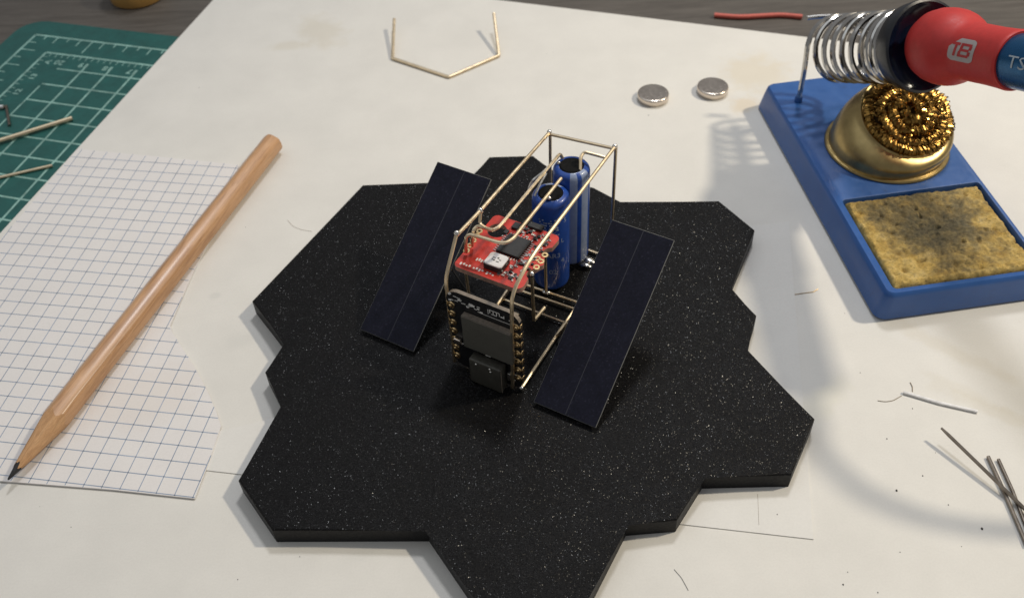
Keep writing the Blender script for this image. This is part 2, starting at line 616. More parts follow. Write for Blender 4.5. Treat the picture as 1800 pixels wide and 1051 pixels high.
# thin sheet under the black plate
s1, s2, s3, s4 = (-8.542, 15.160), (6.950, 12.107), (8.982, 22.349), (9.025, 23.685)
bm = bmesh.new()
e = (Vector(s3) - Vector(s2)).normalized()
poly = [s2, (8.99, 23.4), (6.4, 23.2), (-5.0, 22.0), (-5.9, 19.0), (-5.8, 16.9), (-9.2, 16.1), tuple(Vector(s1) + (Vector(s1) - Vector(s2)).normalized() * 1.0)]
prism(bm, poly, 0.006, 0.028)
tag(obj("paper_sheet", bm, 'sheet'), "thin plain white paper sheet lying flat beneath the black plate", "paper")

# ---- cutting mat
mo = Vector((-19.284, 37.560))
ma = math.radians(-17.2)
mat_root = empty("cutting_mat", (mo.x, mo.y, -0.155), ma)
tag(mat_root, "green cutting mat with pale printed grid and rulers at far left", "cutting mat")
bm = bmesh.new()
prism(bm, rounded(-1.05, -27, 33, 1.05, 1.0), 0.0, 0.11, 0.02)
obj("mat_body", bm, 'mat', mat_root)
bm = bmesh.new()
zt = 0.1125
E1 = 30.0
strip(bm, (0, 0), (E1, 0), 0.10, zt)
strip(bm, (0, 0.0), (0, -25), 0.10, zt)
for i in range(1, 54):
    x = i * 0.545
    L = 0.88 if i % 5 == 0 and i % 2 == 1 else (0.46 if i % 2 == 0 else 0.26)
    strip(bm, (x, -0.05), (x, -L), 0.055, zt)
    if i < 44:
        L = 0.66 if i % 2 == 0 else 0.36
        strip(bm, (0.05, -x), (L, -x), 0.055, zt)
strip(bm, (1.22, -1.12), (E1, -1.12), 0.10, zt)
strip(bm, (1.22, -1.12), (1.22, -25), 0.10, zt)
for i in range(1, 100):
    strip(bm, (1.22 + i * 0.28, -1.16), (1.22 + i * 0.28, -1.38), 0.035, zt)
    if i < 80:
        strip(bm, (1.27, -1.12 - i * 0.28), (1.46, -1.12 - i * 0.28), 0.035, zt)
for k in range(0, 24):
    x = 3.45 + 1.1 * k
    strip(bm, (x, -1.55), (x, -25), 0.085, zt + 0.001)
    y = -2.1 - 1.06 * k
    if k < 20:
        strip(bm, (2.35, y), (E1, y), 0.085, zt + 0.002)
strip(bm, (2.35, -3.3), (2.35, -25), 0.07, zt + 0.001)
g = obj("printed_grid", bm, 'mat_ink', mat_root)
g['kind'] = 'stuff'
for k in range(6):
    x = 2.2 + 1.1 * k
    put_text("ruler_number", str(20 - k), 0.42, lambda a, b, x=x: Vector((x - a, -1.68 - b, zt + 0.003)), 'mat_ink', mat_root, bold=0.012)
for k in range(6):
    y = -1.75 - 1.06 * k
    put_text("ruler_number", "A" if k == 0 else str(14 - k), 0.42, lambda a, b, y=y: Vector((1.72 - b * 0.8, y + a, zt + 0.003)), 'mat_ink', mat_root, bold=0.012)

# ---- squared paper
gth = math.atan2(-0.1924, 0.9813)
g0 = Vector((-8.453, 14.335))
gp = [(-15.349, 29.337), (-17.787, 20.533), (-16.461, 16.127), (-13.684, 15.112), (-10.581, 14.636), (-8.397, 14.228), (-8.210, 15.458), (-8.090, 16.490),
      (-8.296, 16.987), (-8.654, 17.710), (-9.144, 18.573), (-9.957, 19.830), (-10.122, 20.068), (-10.228, 20.349), (-10.184, 20.739), (-9.948, 22.572), (-9.441, 25.218), (-9.303, 27.849), (-9.724, 27.982), (-11.828, 28.493)]
paper = empty("squared_paper", (g0.x, g0.y, 0.02))
tag(paper, "white squared notepaper with cut right edge lying under the pencil", "paper")
bm = bmesh.new()
prism(bm, [(x - g0.x, y - g0.y) for x, y in gp], 0.0, 0.046)
obj("paper_leaf", bm, 'squared', paper)


def inside(pt, poly):
    r = False
    for i in range(len(poly)):
        (x0, y0), (x1, y1) = poly[i], poly[i - 1]
        if (y0 > pt[1]) != (y1 > pt[1]) and pt[0] < (x1 - x0) * (pt[1] - y0) / (y1 - y0) + x0:
            r = not r
    return r


bm = bmesh.new()
R0 = Vector((-8.355, 14.758))      # grid node at the lower right corner
th = -0.19366
ux, uy = Vector((math.cos(th), math.sin(th))), Vector((-math.sin(th), math.cos(th)))
cellsz = 0.4995


def run_lines(o0, dvec, w):
    t, start = -16.0, None
    while t < 18:
        q = o0 + dvec * t
        ins = inside((q.x, q.y), gp)
        if ins and start is None:
            start = t
        if not ins and start is not None:
            strip(bm, o0 + dvec * (start) - g0, o0 + dvec * (t - 0.03) - g0, w, 0.0475)
            start = None
        t += 0.03


for i in range(-1, 34):
    run_lines(R0 - ux * (cellsz * i), uy, 0.024)
for j in range(-1, 29):
    run_lines(R0 + uy * (cellsz * j), ux, 0.028)
g = obj("printed_squares", bm, 'blue_line', paper)
g['kind'] = 'stuff'

# ------------------------------------------------------------------ pencil
tip, end = Vector((-13.275, 14.913, 0.370)), Vector((-8.129, 28.630, 0.370))
ax = (end - tip)
LEN = ax.length
pen = empty("pencil", (tip.x, tip.y, 0.043))
pen.rotation_mode = 'QUATERNION'
pen.rotation_quaternion = Vector((0, 0, 1)).rotation_difference(ax.normalized())
pen.location = tip
tag(pen, "natural wood pencil sharpened to a point lying on the squared paper", "pencil")


def hexr(a, R=0.345):
    # soft-cornered hexagon
    m = (a % (math.pi / 3)) - math.pi / 6
    h = R / max(math.cos(m), 0.9)
    return 0.55 * min(h, R * 1.11) + 0.45 * R * 1.06


bm = bmesh.new()
NA = 48
rings = []
zs = [None, 2.6, 4, 8, 12, LEN - 0.06, LEN - 0.015, LEN]
for zi, z in enumerate(zs):
    ring = []
    for j in range(NA):
        a = 2 * math.pi * j / NA + 0.3
        r = hexr(a)
        zz = z
        if z is None:
            zz = 0.43 + (r - 0.115) * 6.5 + 0.06 * math.sin(6 * a)      # scalloped edge where the cone meets the facets
        if zi == len(zs) - 2:
            r *= 0.985
        if zi == len(zs) - 1:
            r *= 0.90
        ring.append(bm.verts.new((r * math.cos(a), r * math.sin(a), zz)))
    rings.append(ring)
for A, B in zip(rings, rings[1:]):
    for j in range(NA):
        bm.faces.new((A[j], A[(j + 1) % NA], B[(j + 1) % NA], B[j]))
bm.faces.new(rings[-1])
obj("shaft", bm, 'pencil', pen, smooth=True)
bm = bmesh.new()
lo, hi = [], []
for j in range(NA):
    a = 2 * math.pi * j / NA + 0.3
    r = hexr(a)
    zz = 0.43 + (r - 0.115) * 6.5 + 0.06 * math.sin(6 * a)
    hi.append(bm.verts.new((r * 0.998 * math.cos(a), r * 0.998 * math.sin(a), zz)))
    r2 = 0.115 + 0.012 * math.sin(3 * a + 1) + 0.006 * math.sin(7 * a)
    lo.append(bm.verts.new((r2 * math.cos(a), r2 * math.sin(a), 0.43 + (r2 - 0.115) * 6.5)))
mid = [[bm.verts.new(l.co.lerp(h.co, t) * 1.0) for l, h in zip(lo, hi)] for t in (0.33, 0.66)]
for A, B in zip([lo] + mid, mid + [hi]):
    for j in range(NA):
        bm.faces.new((A[j], A[(j + 1) % NA], B[(j + 1) % NA], B[j]))
obj("sharpened_cone", bm, 'cone', pen, smooth=True)
bm = bmesh.new()
lathe(bm, [(0.014, 0.0), (0.03, 0.03), (0.122, 0.50)], 16)
obj("graphite_point", bm, 'graphite', pen, smooth=True)

# ------------------------------------------------------------------ black printed plate
Z = 0.58
pl = [(-4.746, 25.770), (-1.249, 25.575), (-0.500, 26.882), (0.995, 26.815), (1.465, 26.117), (2.173, 25.215), (2.879, 24.971), (3.624, 24.113),
      (6.792, 23.971), (7.632, 22.518), (6.380, 20.046), (6.939, 18.968), (6.366, 17.666), (7.671, 15.260), (6.684, 13.607),
      (4.520, 13.691), (3.668, 12.523), (2.452, 12.487), (1.359, 10.628), (0.878, 9.659), (-0.527, 9.715), (-1.292, 10.851),
      (-2.369, 12.641), (-6.136, 12.866), (-7.185, 14.366), (-6.319, 16.622), (-6.967, 17.898), (-6.491, 18.868), (-7.715, 20.678)][::-1]
pb = (0.0, 17.5)
plate = empty("hexagon_plate", (pb[0], pb[1], 0.02))
tag(plate, "matte black 3D-printed plate of joined hexagons carrying the wire satellite model", "plate")
bm = bmesh.new()
prism(bm, [(x - pb[0], y - pb[1]) for x, y in pl], 0.0, Z - 0.02, 0.055, mat=1, topmat=0, segs=3)
obj("plate_body", bm, 'black', plate, extra=('black_side',))

# ------------------------------------------------------------------ satellite model (local axes: x across, y back, z up from the card)
TH = math.radians(-31.6)
sat = empty("satellite_model", (0.12446, 16.70717, 0.0), TH)
tag(sat, "brass wire satellite model with circuit boards, blue capacitors and two dark solar panels", "satellite model")


def wire(pts, r=0.046, name="wire", m='brass', b=0.12, n=8):
    bm = bmesh.new()
    tube(bm, bend(pts, b), r, n)
    return obj(name, bm, m, sat, smooth=True)


def joint(p, r=0.085, s=(1, 1, 1.25)):
    bm = bmesh.new()
    bmesh.ops.create_icosphere(bm, subdivisions=2, radius=r)
    for v in bm.verts:
        v.co = Vector((v.co.x * s[0], v.co.y * s[1], v.co.z * s[2])) * (1 + 0.25 * noise.noise(v.co * 9 + Vector(p)))
    return obj("solder_joint", bm, 'solder', sat, loc=p, smooth=True)


zb = 0.70
Ltop, Rtop = (-2.100, 5.690, 4.630), (-0.100, 5.730, 4.790)
l1, l2, l3 = (-2.100, 0.020, 3.890), (-2.100, 0.720, 4.870), (-2.100, 1.880, 4.720)
r1, r2, r3 = (-0.120, -0.050, 4.370), (-0.110, 0.150, 4.640), (-0.100, 0.970, 4.740)
wire([(-2.1, -0.03, zb), (-2.1, 0.0, 2.0), l1, l2], r=0.050, b=0.3)
wire([(l2[0], l2[1] - 0.03, l2[2] - 0.06), l3, Ltop], r=0.050)
wire([(-0.22, -0.1, zb), (-0.16, -0.1, 2.2), r1, r3, Rtop], r=0.052, b=0.45)
wire([(Ltop[0] - 0.06, Ltop[1] - 0.02, Ltop[2] - 0.05), (Rtop[0] + 0.06, Rtop[1] - 0.02, Rtop[2] - 0.05)], r=0.046)
wire([(Ltop[0] + 0.01, Ltop[1] + 0.02, Ltop[2]), (-2.1, 5.66, zb)])
wire([(Rtop[0] + 0.03, Rtop[1], Rtop[2]), (-0.06, 5.66, zb)], r=0.050)
wire([(-2.1, 0.12, zb), (-2.1, 5.75, zb)])
wire([(0.0, 0.02, zb), (-0.04, 2.5, zb), (-0.06, 5.75, zb)], r=0.048)
wire([(-2.2, 5.64, zb - 0.03), (0.05, 5.64, zb - 0.03)])
wire([(-2.12, 2.64, zb), (0.1, 2.64, zb)], r=0.036)
wire([(-2.12, 3.16, zb), (0.1, 3.25, zb)], r=0.040)
wire([(-2.12, 3.42, zb + 0.03), (0.1, 3.50, zb + 0.03)], r=0.040)
wire([(-1.3, 2.2, zb + 0.12), (-2.050, 2.200, 0.820), (-2.090, 3.030, 0.820), (-2.0, 3.6, 0.82)], r=0.040)
wire([(-1.07, 3.42, zb), (-1.07, 3.42, 2.9)], r=0.044)
for q in ((l2[0], l2[1], l2[2]), (l3[0], l3[1], l3[2]), Ltop, Rtop):
    joint(q, 0.062, (1.15, 1.25, 1.3))
joint((-1.07, 3.44, zb + 0.03), 0.085, (1.6, 1, 0.8))
joint((0.0, 0.0, zb - 0.01), 0.08)
joint((-0.580, 5.180, 0.750), 0.11, (2.4, 1, 0.6))
joint((-0.630, 5.000, 0.720), 0.10, (2.6, 1, 0.5))
# signal wires above the boards
ZA = 4.42
wire([(-1.430, 5.230, 4.220), (-1.520, 5.220, 4.420), (-1.530, 2.190, 4.420), (-1.540, 1.800, 4.420), (-1.630, 1.650, 4.400), (-1.900, 1.640, 4.400), (-2.080, 1.640, 4.380), (-2.120, 1.510, 4.340), (-2.100, 1.400, 4.200), (-2.220, 1.520, 3.720)], r=0.048, b=0.10)
wire([(-1.000, 4.270, 4.420), (-1.000, 2.140, 4.420), (-0.990, 1.630, 4.420), (-1.070, 1.390, 4.420), (-1.250, 1.310, 4.420), (-1.690, 1.300, 4.400), (-2.080, 1.280, 4.380), (-2.170, 1.210, 4.320), (-2.190, 1.190, 4.120), (-2.240, 1.240, 3.720)], r=0.048, b=0.10)
wire([l3, (-2.050, 1.710, 4.420), (-1.850, 1.630, 4.420), (-1.600, 1.610, 4.450)], r=0.045, b=0.08)
wire([(-0.780, 4.990, 4.250), (-0.900, 5.250, 4.500), (-0.880, 5.420, 4.560), (-0.190, 5.470, 4.550)], r=0.048, b=0.09)
wire([(-1.790, 3.860, 4.050), (-1.730, 3.980, 4.300), (-1.580, 4.270, 4.400), (-1.530, 4.460, 4.440)], r=0.036, m='solder', b=0.1)
wire([(-1.490, 3.650, 4.080), (-1.470, 3.900, 4.300), (-1.470, 4.300, 4.400)], r=0.032, m='solder', b=0.1)
joint((-1.120, 3.730, 4.120), 0.075, (1.5, 1, 0.8))
joint((-1.420, 4.960, 4.300), 0.055)
joint((-0.380, 1.420, 3.580), 0.075)
wire([(-0.420, 1.490, 3.580), (-0.420, 1.520, 1.700), (-0.420, 2.130, 1.630)], r=0.048, b=0.05)
wire([(-2.02, 0.82, 3.55), (-1.95, 0.82, 1.2), (-1.95, 0.82, zb)], r=0.042)
# carriers that hold the panels on the lower rails
wire([(-2.1, 2.05, zb), (-3.0, 2.05, 1.3), (-3.45, 2.05, 2.02), (-4.6, 2.05, 2.02)], r=0.03, m='chip')
wire([(-0.02, 2.05, zb), (0.35, 2.05, 1.4), (0.62, 2.05, 2.02), (1.8, 2.05, 2.02)], r=0.04)

# ---- solar panels
AL = math.radians(30.6)
PL, PW = 5.39, 1.83


def solar(x0):
    bm = bmesh.new()
    box(bm, (0, 0, 0), (PW, PL, 0.045), 0.012, segs=1)
    for f in bm.faces:
        f.material_index = 1
        if f.normal.z > 0.9:
            f.material_index = 0
    bm.normal_update()
    for f in bm.faces:
        f.material_index = 0 if f.normal.z > 0.9 else 1
    p = obj("solar_panel", bm, 'cell', sat, extra=('cell_edge',))
    p.location = (x0 + PW / 2, 2.05, 2.08)
    p.rotation_euler = (AL, 0, 0)
    bm = bmesh.new()
    strip(bm, (0.03, -PL / 2 + 0.03), (0.03, PL / 2 - 0.03), 0.022, 0.0245)
    obj("busbar", bm, 'cell_line', p)
    return p


solar(-3.29 - PW)
solar(0.51)

# ---- microcontroller board
bm = bmesh.new()
prism(bm, rounded(-2.10, 0.70, 0.07, 3.60, 0.36), -0.04, 0.07)
for v in bm.verts:
    v.co = Vector((v.co.x, v.co.z, v.co.y))
for f in bm.faces:
    f.material_index = 1 if abs(f.calc_center_median().y - 0.03) < 0.06 and f.calc_center_median().z > 3.3 else 0  # lit look put into colour: only the top edge gets pale fibre
mcu = obj("microcontroller_board", bm, 'board', sat, extra=('fibre_and_glint',))
mcu['label'] = "black board standing upright at the front of the frame"
bm = bmesh.new()
box(bm, (-0.86, -0.12, 2.38), (1.48, 0.18, 1.20), 0.025)
obj("shield_can", bm, 'shield', mcu)
bm = bmesh.new()
box(bm, (-0.86, -0.212, 2.965), (1.44, 0.012, 0.018), 0.004, segs=1)
box(bm, (-0.86, -0.12, 2.985), (1.44, 0.15, 0.012), 0.004, segs=1)
obj("shield_glint", bm, 'fibre_and_glint', mcu)  # pale strips painting the light caught on the can's top bevel
bm = bmesh.new()
box(bm, (-0.90, -0.20, 1.08), (0.98, 0.32, 0.94), 0.045, segs=3)
obj("port_shell", bm, 'port', mcu, smooth=True)
bm = bmesh.new()
box(bm, (-0.92, -0.20, 0.628), (0.72, 0.16, 0.01), 0.0)
obj("port_opening", bm, 'chip', mcu)
bm = bmesh.new()
box(bm, (-0.405, -0.34, 1.08), (0.014, 0.03, 0.86), 0.004, segs=1)
obj("port_glint", bm, 'fibre_and_glint', mcu)  # pale strip painting the highlight along the port's right edge
for px_, pz_ in ((-1.16, 1.44), (-0.74, 1.46), (-0.72, 1.36)):
    bm = bmesh.new()
    bmesh.ops.create_icosphere(bm, subdivisions=2, radius=0.035)
    obj("port_dot", bm, 'solder', mcu, loc=(px_, -0.355, pz_), smooth=True)  # small tin beads set on the port's front face
pad0 = None
for side, zz in ((-0.06, [3.16 - 0.335 * i for i in range(7)]), (-1.97, [3.05 - 0.335 * i for i in range(7)])):
    for z in zz:
        if pad0 is None:
            bm = bmesh.new()
            lathe(bm, [(0.045, 0.0), (0.11, 0.0), (0.10, 0.025), (0.05, 0.025), (0.045, 0.0)], 12, rot=Matrix.Rotation(math.radians(90), 3, 'X'), closed_ends=False)
            box(bm, (0.125, 0.055, 0), (0.035, 0.13, 0.19), 0.012, segs=1)
            bmesh.ops.create_icosphere(bm, subdivisions=1, radius=0.045, matrix=Matrix.Translation((0.02, -0.02, 0.01)))
            pad0 = obj("solder_pad", bm, 'gold', mcu, smooth=True)
            pd = pad0
        else:
            pd = duplicate(pad0, mcu)
        pd.location = (side, -0.04, z)
        if side < -1:
            pd.rotation_euler = (0, math.pi, 0)
bm = bmesh.new()
rnd = random.Random(3)
for (x0, x1, z0, z1, nn) in ((-2.02, -1.62, 3.22, 3.5, 9), (-1.62, -1.05, 3.18, 3.36, 16), (-0.22, 0.0, 3.2, 3.45, 6)):
    for k in range(nn):
        w, h = rnd.uniform(0.05, 0.11), rnd.choice((0.02, 0.02, 0.05))
        box(bm, (rnd.uniform(x0, x1), -0.043, rnd.uniform(z0, z1)), (w, 0.006, h))
for x in (-0.80, -0.70, -0.60, -0.52):
    box(bm, (x, -0.043, 3.36 - 0.0 * x), (0.02, 0.006, 0.10))
box(bm, (-0.85, -0.043, 3.34), (0.016, 0.006, 0.17))
box(bm, (-0.44, -0.043, 3.32), (0.09, 0.006, 0.03))
box(bm, (-0.39, -0.043, 3.34), (0.02, 0.006, 0.10))
box(bm, (-0.66, -0.043, 3.425), (0.30, 0.006, 0.018))
box(bm, (-0.68, -0.043, 3.285), (0.16, 0.006, 0.018))
box(bm, (-0.62, -0.043, 3.165), (1.0, 0.006, 0.010))
g = obj("white_print", bm, 'ink', mcu)
g['kind'] = 'stuff'
bm = bmesh.new()
for k in range(22):
    x, z = rnd.uniform(-1.9, -0.3), rnd.uniform(1.6, 1.78)
    box(bm, (x, -0.07, z), (rnd.uniform(0.05, 0.10), 0.06, 0.05), 0.008, segs=1)
for k in range(8):
    box(bm, (-0.15 + rnd.uniform(-0.03, 0.03), -0.06, 1.0 + k * 0.24), (0.05, 0.05, 0.09), 0.008, segs=1)
g = obj("solder_specks", bm, 'solder', mcu)
g['kind'] = 'stuff'
bm = bmesh.new()
box(bm, (-1.85, -0.10, 1.75), (0.22, 0.12, 0.20), 0.03)
obj("reset_button", bm, 'nickel', mcu, smooth=True)
bm = bmesh.new()
box(bm, (-0.30, -0.10, 1.15), (0.12, 0.12, 0.30), 0.03)
obj("boot_button", bm, 'solder', mcu, smooth=True)

# ---- red circuit board
zp = 3.62
cu = bpy.data.curves.new("outline", 'CURVE')
cu.dimensions = '2D'
cu.fill_mode = 'BOTH'
cu.extrude = 0.075


def spline(pts):
    sp = cu.splines.new('POLY')
    sp.points.add(len(pts) - 1)
    for q, (x, y) in zip(sp.points, pts):
        q.co = (x, y, 0, 1)
    sp.use_cyclic_u = True


def arc(cx, cy, r, a0, a1, k=8):
    return [(cx + r * math.cos(math.radians(a0 + (a1 - a0) * j / k)), cy + r * math.sin(math.radians(a0 + (a1 - a0) * j / k))) for j in range(k + 1)]


X0, X1, Y0, Y1 = -2.36, -0.34, 0.74, 2.98
outl = arc(X0 + 0.16, Y0 + 0.16, 0.16, 180, 270) + arc(X1 - 0.2, Y0 + 0.2, 0.2, 270, 360)
outl += arc(X1 + 0.04, Y0 + 0.66, 0.20, 250, 110) + arc(X1 - 0.02, Y0 + 1.10, 0.10, -60, 60) + arc(X1 + 0.06, Y0 + 1.55, 0.22, 250, 110)
outl += arc(X1 - 0.16, Y1 - 0.16, 0.16, 0, 90) + arc(X0 + 0.16, Y1 - 0.16, 0.16, 90, 180)
spline(outl)
spline(arc(-1.98, 2.42, 0.27, 0, 350, 20))
tmp = bpy.data.objects.new("outline", cu)
C.objects.link(tmp)
bpy.context.view_layer.update()
me = bpy.data.meshes.new_from_object(tmp.evaluated_get(bpy.context.evaluated_depsgraph_get()))
bpy.data.objects.remove(tmp)
me.materials.clear()
red = link("red_circuit_board", me, 'red_board', sat, (0, 0, zp - 0.075))
me.materials.append(M['red_edge'])
for p in me.polygons:
    p.material_index = 0 if abs(p.normal.z) > 0.7 else 1
red['label'] = "red board held flat above the frame"


def on_red(name, m, c, s, bev=0.015, kind=None, smooth=False):
    bm = bmesh.new()
    box(bm, (c[0], c[1], 0.075 + s[2] / 2 + (c[2] if len(c) > 2 else 0)), s, bev)
    return obj(name, bm, m, red, smooth=smooth)


on_red("receiver_chip", 'chip', (-1.260, 2.050), (0.68, 0.72, 0.09))
wm = (-1.320, 1.250)
on_red("module_base", 'chip', wm, (0.54, 0.48, 0.18), 0.03)
bm = bmesh.new()
prism(bm, rounded(-0.26, -0.23, 0.26, 0.23, 0.08), 0.0, 0.035, 0.01)
wt = obj("module_lid", bm, 'white_plastic', red, loc=(wm[0], wm[1], 0.257))
bm = bmesh.new()
for (x, y, w, h) in ((-0.09, 0.05, 0.08, 0.03), (0.02, 0.07, 0.05, 0.05), (0.10, 0.02, 0.06, 0.03), (-0.05, -0.04, 0.05, 0.05), (0.06, -0.06, 0.09, 0.03), (-0.11, -0.02, 0.03, 0.07)):
    box(bm, (x, y, 0.036), (w, h, 0.003))
g = obj("module_marks", bm, 'shield', red, loc=(wm[0], wm[1], 0.257))
g['kind'] = 'stuff'
for q, s in (((-1.100, 2.980), (0.42, 0.20, 0.09)), ((-1.570, 2.770), (0.22, 0.24, 0.08)), ((-1.440, 2.990), (0.16, 0.14, 0.07)), ((-1.720, 2.460), (0.12, 0.16, 0.06))):
    on_red("black_component", 'chip', q, s)
ring0 = None
rp = [(-0.370, 1.660), (-0.370, 1.900), (-0.500, 1.950), (-0.390, 2.160), (-2.310, 1.370), (-2.330, 1.580), (-2.350, 1.790), (-2.360, 1.990), (-2.390, 2.180)]
for q in rp:
    if ring0 is None:
        bm = bmesh.new()
        lathe(bm, [(0.04, 0.0), (0.095, 0.0), (0.09, 0.018), (0.045, 0.018), (0.04, 0.0)], 12, closed_ends=False)
        ring0 = obj("solder_pad", bm, 'gold', red, smooth=True)
        o = ring0
    else:
        o = duplicate(ring0, red)
    o.location = (q[0], q[1], 0.0755)
bm = bmesh.new()
ic = (-1.260, 2.050)
for k in range(9):
    t = -0.32 + 0.08 * k
    for sx in (-1, 1):
        box(bm, (ic[0] + sx * 0.39, ic[1] + t, 0.085), (0.10, 0.035, 0.02))
        box(bm, (ic[0] + t, ic[1] + sx * 0.41, 0.085), (0.035, 0.08, 0.02))
rnd = random.Random(11)
for k in range(250):
    x, y = rnd.uniform(-1.75, -0.5), rnd.uniform(0.95, 2.85)
    if abs(x - ic[0]) < 0.45 and abs(y - ic[1]) < 0.46:
        continue
    if abs(x - wm[0]) < 0.3 and abs(y - wm[1]) < 0.27:
        continue
    if x < -1.2 and y < 1.9 and rnd.random() < 0.75:
        continue
    if x < -1.55 and rnd.random() < 0.8:
        continue
    box(bm, (x, y, 0.09), (rnd.uniform(0.03, 0.09), rnd.uniform(0.03, 0.07), 0.03))
g = obj("solder_specks", bm, 'solder', red)
g['kind'] = 'stuff'
bm = bmesh.new()
for k in range(46):
    x, y = rnd.uniform(-1.7, -0.5), rnd.uniform(1.0, 2.85)
    if abs(x - ic[0]) < 0.45 and abs(y - ic[1]) < 0.46 or abs(x - wm[0]) < 0.3 and abs(y - wm[1]) < 0.27 or x < -1.3 and y < 2.0:
        continue
    box(bm, (x, y, 0.10), (rnd.uniform(0.05, 0.12), rnd.uniform(0.05, 0.09), 0.05))
g = obj("dark_specks", bm, 'chip', red)
g['kind'] = 'stuff'
bm = bmesh.new()
for k in range(11):
    x = -2.2 + 0.085 * k + (0.05 if k > 3 else 0) + (0.06 if k > 7 else 0)
    box(bm, (x, 0.90 + 0.02 * (k % 2), 0.0765), (0.05, rnd.choice((0.07, 0.09, 0.05)), 0.003))
for k in range(5):
    box(bm, (-1.90 + 0.07 * k, 1.22 + 0.02 * (k % 2), 0.0765), (0.045, 0.10, 0.003))
for k in range(4):
    box(bm, (-0.78, 0.98 + 0.07 * k, 0.0765), (0.08, 0.05, 0.003))
g = obj("white_print", bm, 'ink', red)
g['kind'] = 'stuff'

# ---- capacitors
RC = 0.52


def capacitor(x, y, z0, h, rz):
    bm = bmesh.new()
    lathe(bm, [(RC - 0.12, 0.0), (RC - 0.02, 0.10), (RC, 0.20), (RC, h - 0.17), (RC - 0.012, h - 0.11), (RC - 0.05, h - 0.05), (RC - 0.12, h - 0.01), (RC - 0.17, h), (RC - 0.18, h - 0.04)], 40)
    for v in bm.verts:
        if v.co.z > 0.3:
            k = 1 + 0.012 * noise.noise(Vector((v.co.x * 5, v.co.y * 5, v.co.z * 1.2)))
            v.co.x *= k
            v.co.y *= k
    o = obj("capacitor", bm, 'sleeve', sat, loc=(x, y, z0), smooth=True)
    o.rotation_euler = (0, 0, rz)
    bm = bmesh.new()
    lathe(bm, [(RC - 0.18, h - 0.05), (RC - 0.185, h - 0.005), (RC - 0.22, h + 0.02), (RC - 0.30, h + 0.0), (0.06, h - 0.01)], 28)
    obj("rubber_bung", bm, 'rubber', o, smooth=True)
    return o


rear = capacitor(-1.08, 5.05, 0.86, 3.42, 0.0)
front = capacitor(-1.20, 4.03, 0.66, 3.36, 2.4)


def on_cap(z0, a0, h):
    r = RC + 0.006
    return lambda u, v: Vector((r * math.cos(a0 + u / r), r * math.sin(a0 + u / r), z0 + v))


def on_cap_v(z0, a0):
    r = RC + 0.008
    return lambda u, v: Vector((r * math.cos(a0 - v / r), r * math.sin(a0 - v / r), z0 + u))


AF = math.radians(-63) - 2.4       # the bearing that faces the viewer, in the turned front capacitor's own axes
for s, z, da, sz in (("AR3", 1.45, 0.14, 0.24), ("02", 0.82, 0.10, 0.24), ("9", 2.45, 0.30, 0.22), ("L", 1.98, 0.66, 0.22), ("4", 1.22, 0.66, 0.22), ("5", 2.68, 0.85, 0.22)):
    put_text("printed_mark", s, sz, on_cap(z, AF + da, 0), 'cap_ink', front, bold=0.0)
bm = bmesh.new()
rnd = random.Random(5)
for k in range(70):
    a = AF + rnd.uniform(-0.62, 0.45)
    z = 2.25 + rnd.randrange(7) * 0.09
    p = Vector(((RC + 0.005) * math.cos(a), (RC + 0.005) * math.sin(a), z))
    box(bm, p, (0.02, 0.035, 0.03), rot=Matrix.Rotation(a, 3, 'Z'))
for v in bm.verts:
    pass
g = obj("printed_dots", bm, 'cap_ink', front)
g['kind'] = 'stuff'

# ------------------------------------------------------------------ soldering stand
st0 = Vector((10.62, 19.05, 0.0))
SR = math.radians(6.3)
stand = empty("soldering_stand", st0, SR)
tag(stand, "blue metal soldering stand with a steel spring holder at its back", "soldering stand")
SW, SL, SH = 4.90, 10.62, 1.00
bm = bmesh.new()
lo = rounded(-0.17, -0.10, SW + 0.17, SL + 0.17, 0.34, 6)
md = rounded(-0.03, -0.03, SW + 0.03, SL + 0.03, 0.28, 6)
hi = rounded(0.0, 0.0, SW, SL, 0.26, 6)
h2 = rounded(0.06, 0.06, SW - 0.06, SL - 0.06, 0.22, 6)
rx0, ry0, rx1, ry1 = 0.27, 0.22, SW - 0.16, 4.14
loops = [(lo, 0.08), (md, SH - 0.16), (hi, SH - 0.06), (h2, SH)]
rings = [[bm.verts.new((x, y, z)) for x, y in l] for l, z in loops]
n = len(lo)
for A, B in zip(rings, rings[1:]):
    for j in range(n):
        bm.faces.new((A[j], A[(j + 1) % n], B[(j + 1) % n], B[j]))
bm.faces.new(rings[0][::-1])
# top with the sponge well cut in it
inner = rounded(rx0, ry0, rx1, ry1, 0.12, 6)
top_in = [bm.verts.new((x, y, SH)) for x, y in inner]
bot_in = [bm.verts.new((x + (0.03 if x < 2 else -0.03), y + (0.03 if y < 2 else -0.03), SH - 0.55)) for x, y in inner]
# bridge the outer loop and the well (both start at the lower right corner and run the same way)
for j in range(n):
    bm.faces.new((rings[-1][j], rings[-1][(j + 1) % n], top_in[(j + 1) % n], top_in[j]))
for j in range(n):
    bm.faces.new((top_in[j], top_in[(j + 1) % n], bot_in[(j + 1) % n], bot_in[j]))
bm.faces.new(bot_in)
rim = [e for e in bm.edges if all(v in set(top_in) for v in e.verts)]
bmesh.ops.bevel(bm, geom=rim, offset=0.04, segments=2, affect='EDGES', profile=0.5)
obj("base", bm, 'stand', stand, smooth=True)
for x, y in ((0.5, 0.6), (SW - 0.5, 0.6), (0.5, SL - 0.6), (SW - 0.5, SL - 0.6)):
    bm = bmesh.new()
    lathe(bm, [(0.32, 0.0), (0.32, 0.085)], 16)
    obj("rubber_foot", bm, 'rubber', stand, loc=(x, y, 0.0), smooth=True)

iv = Matrix.Rotation(-SR, 3, 'Z')


def to_stand(p):
    return iv @ (Vector(p) - st0)


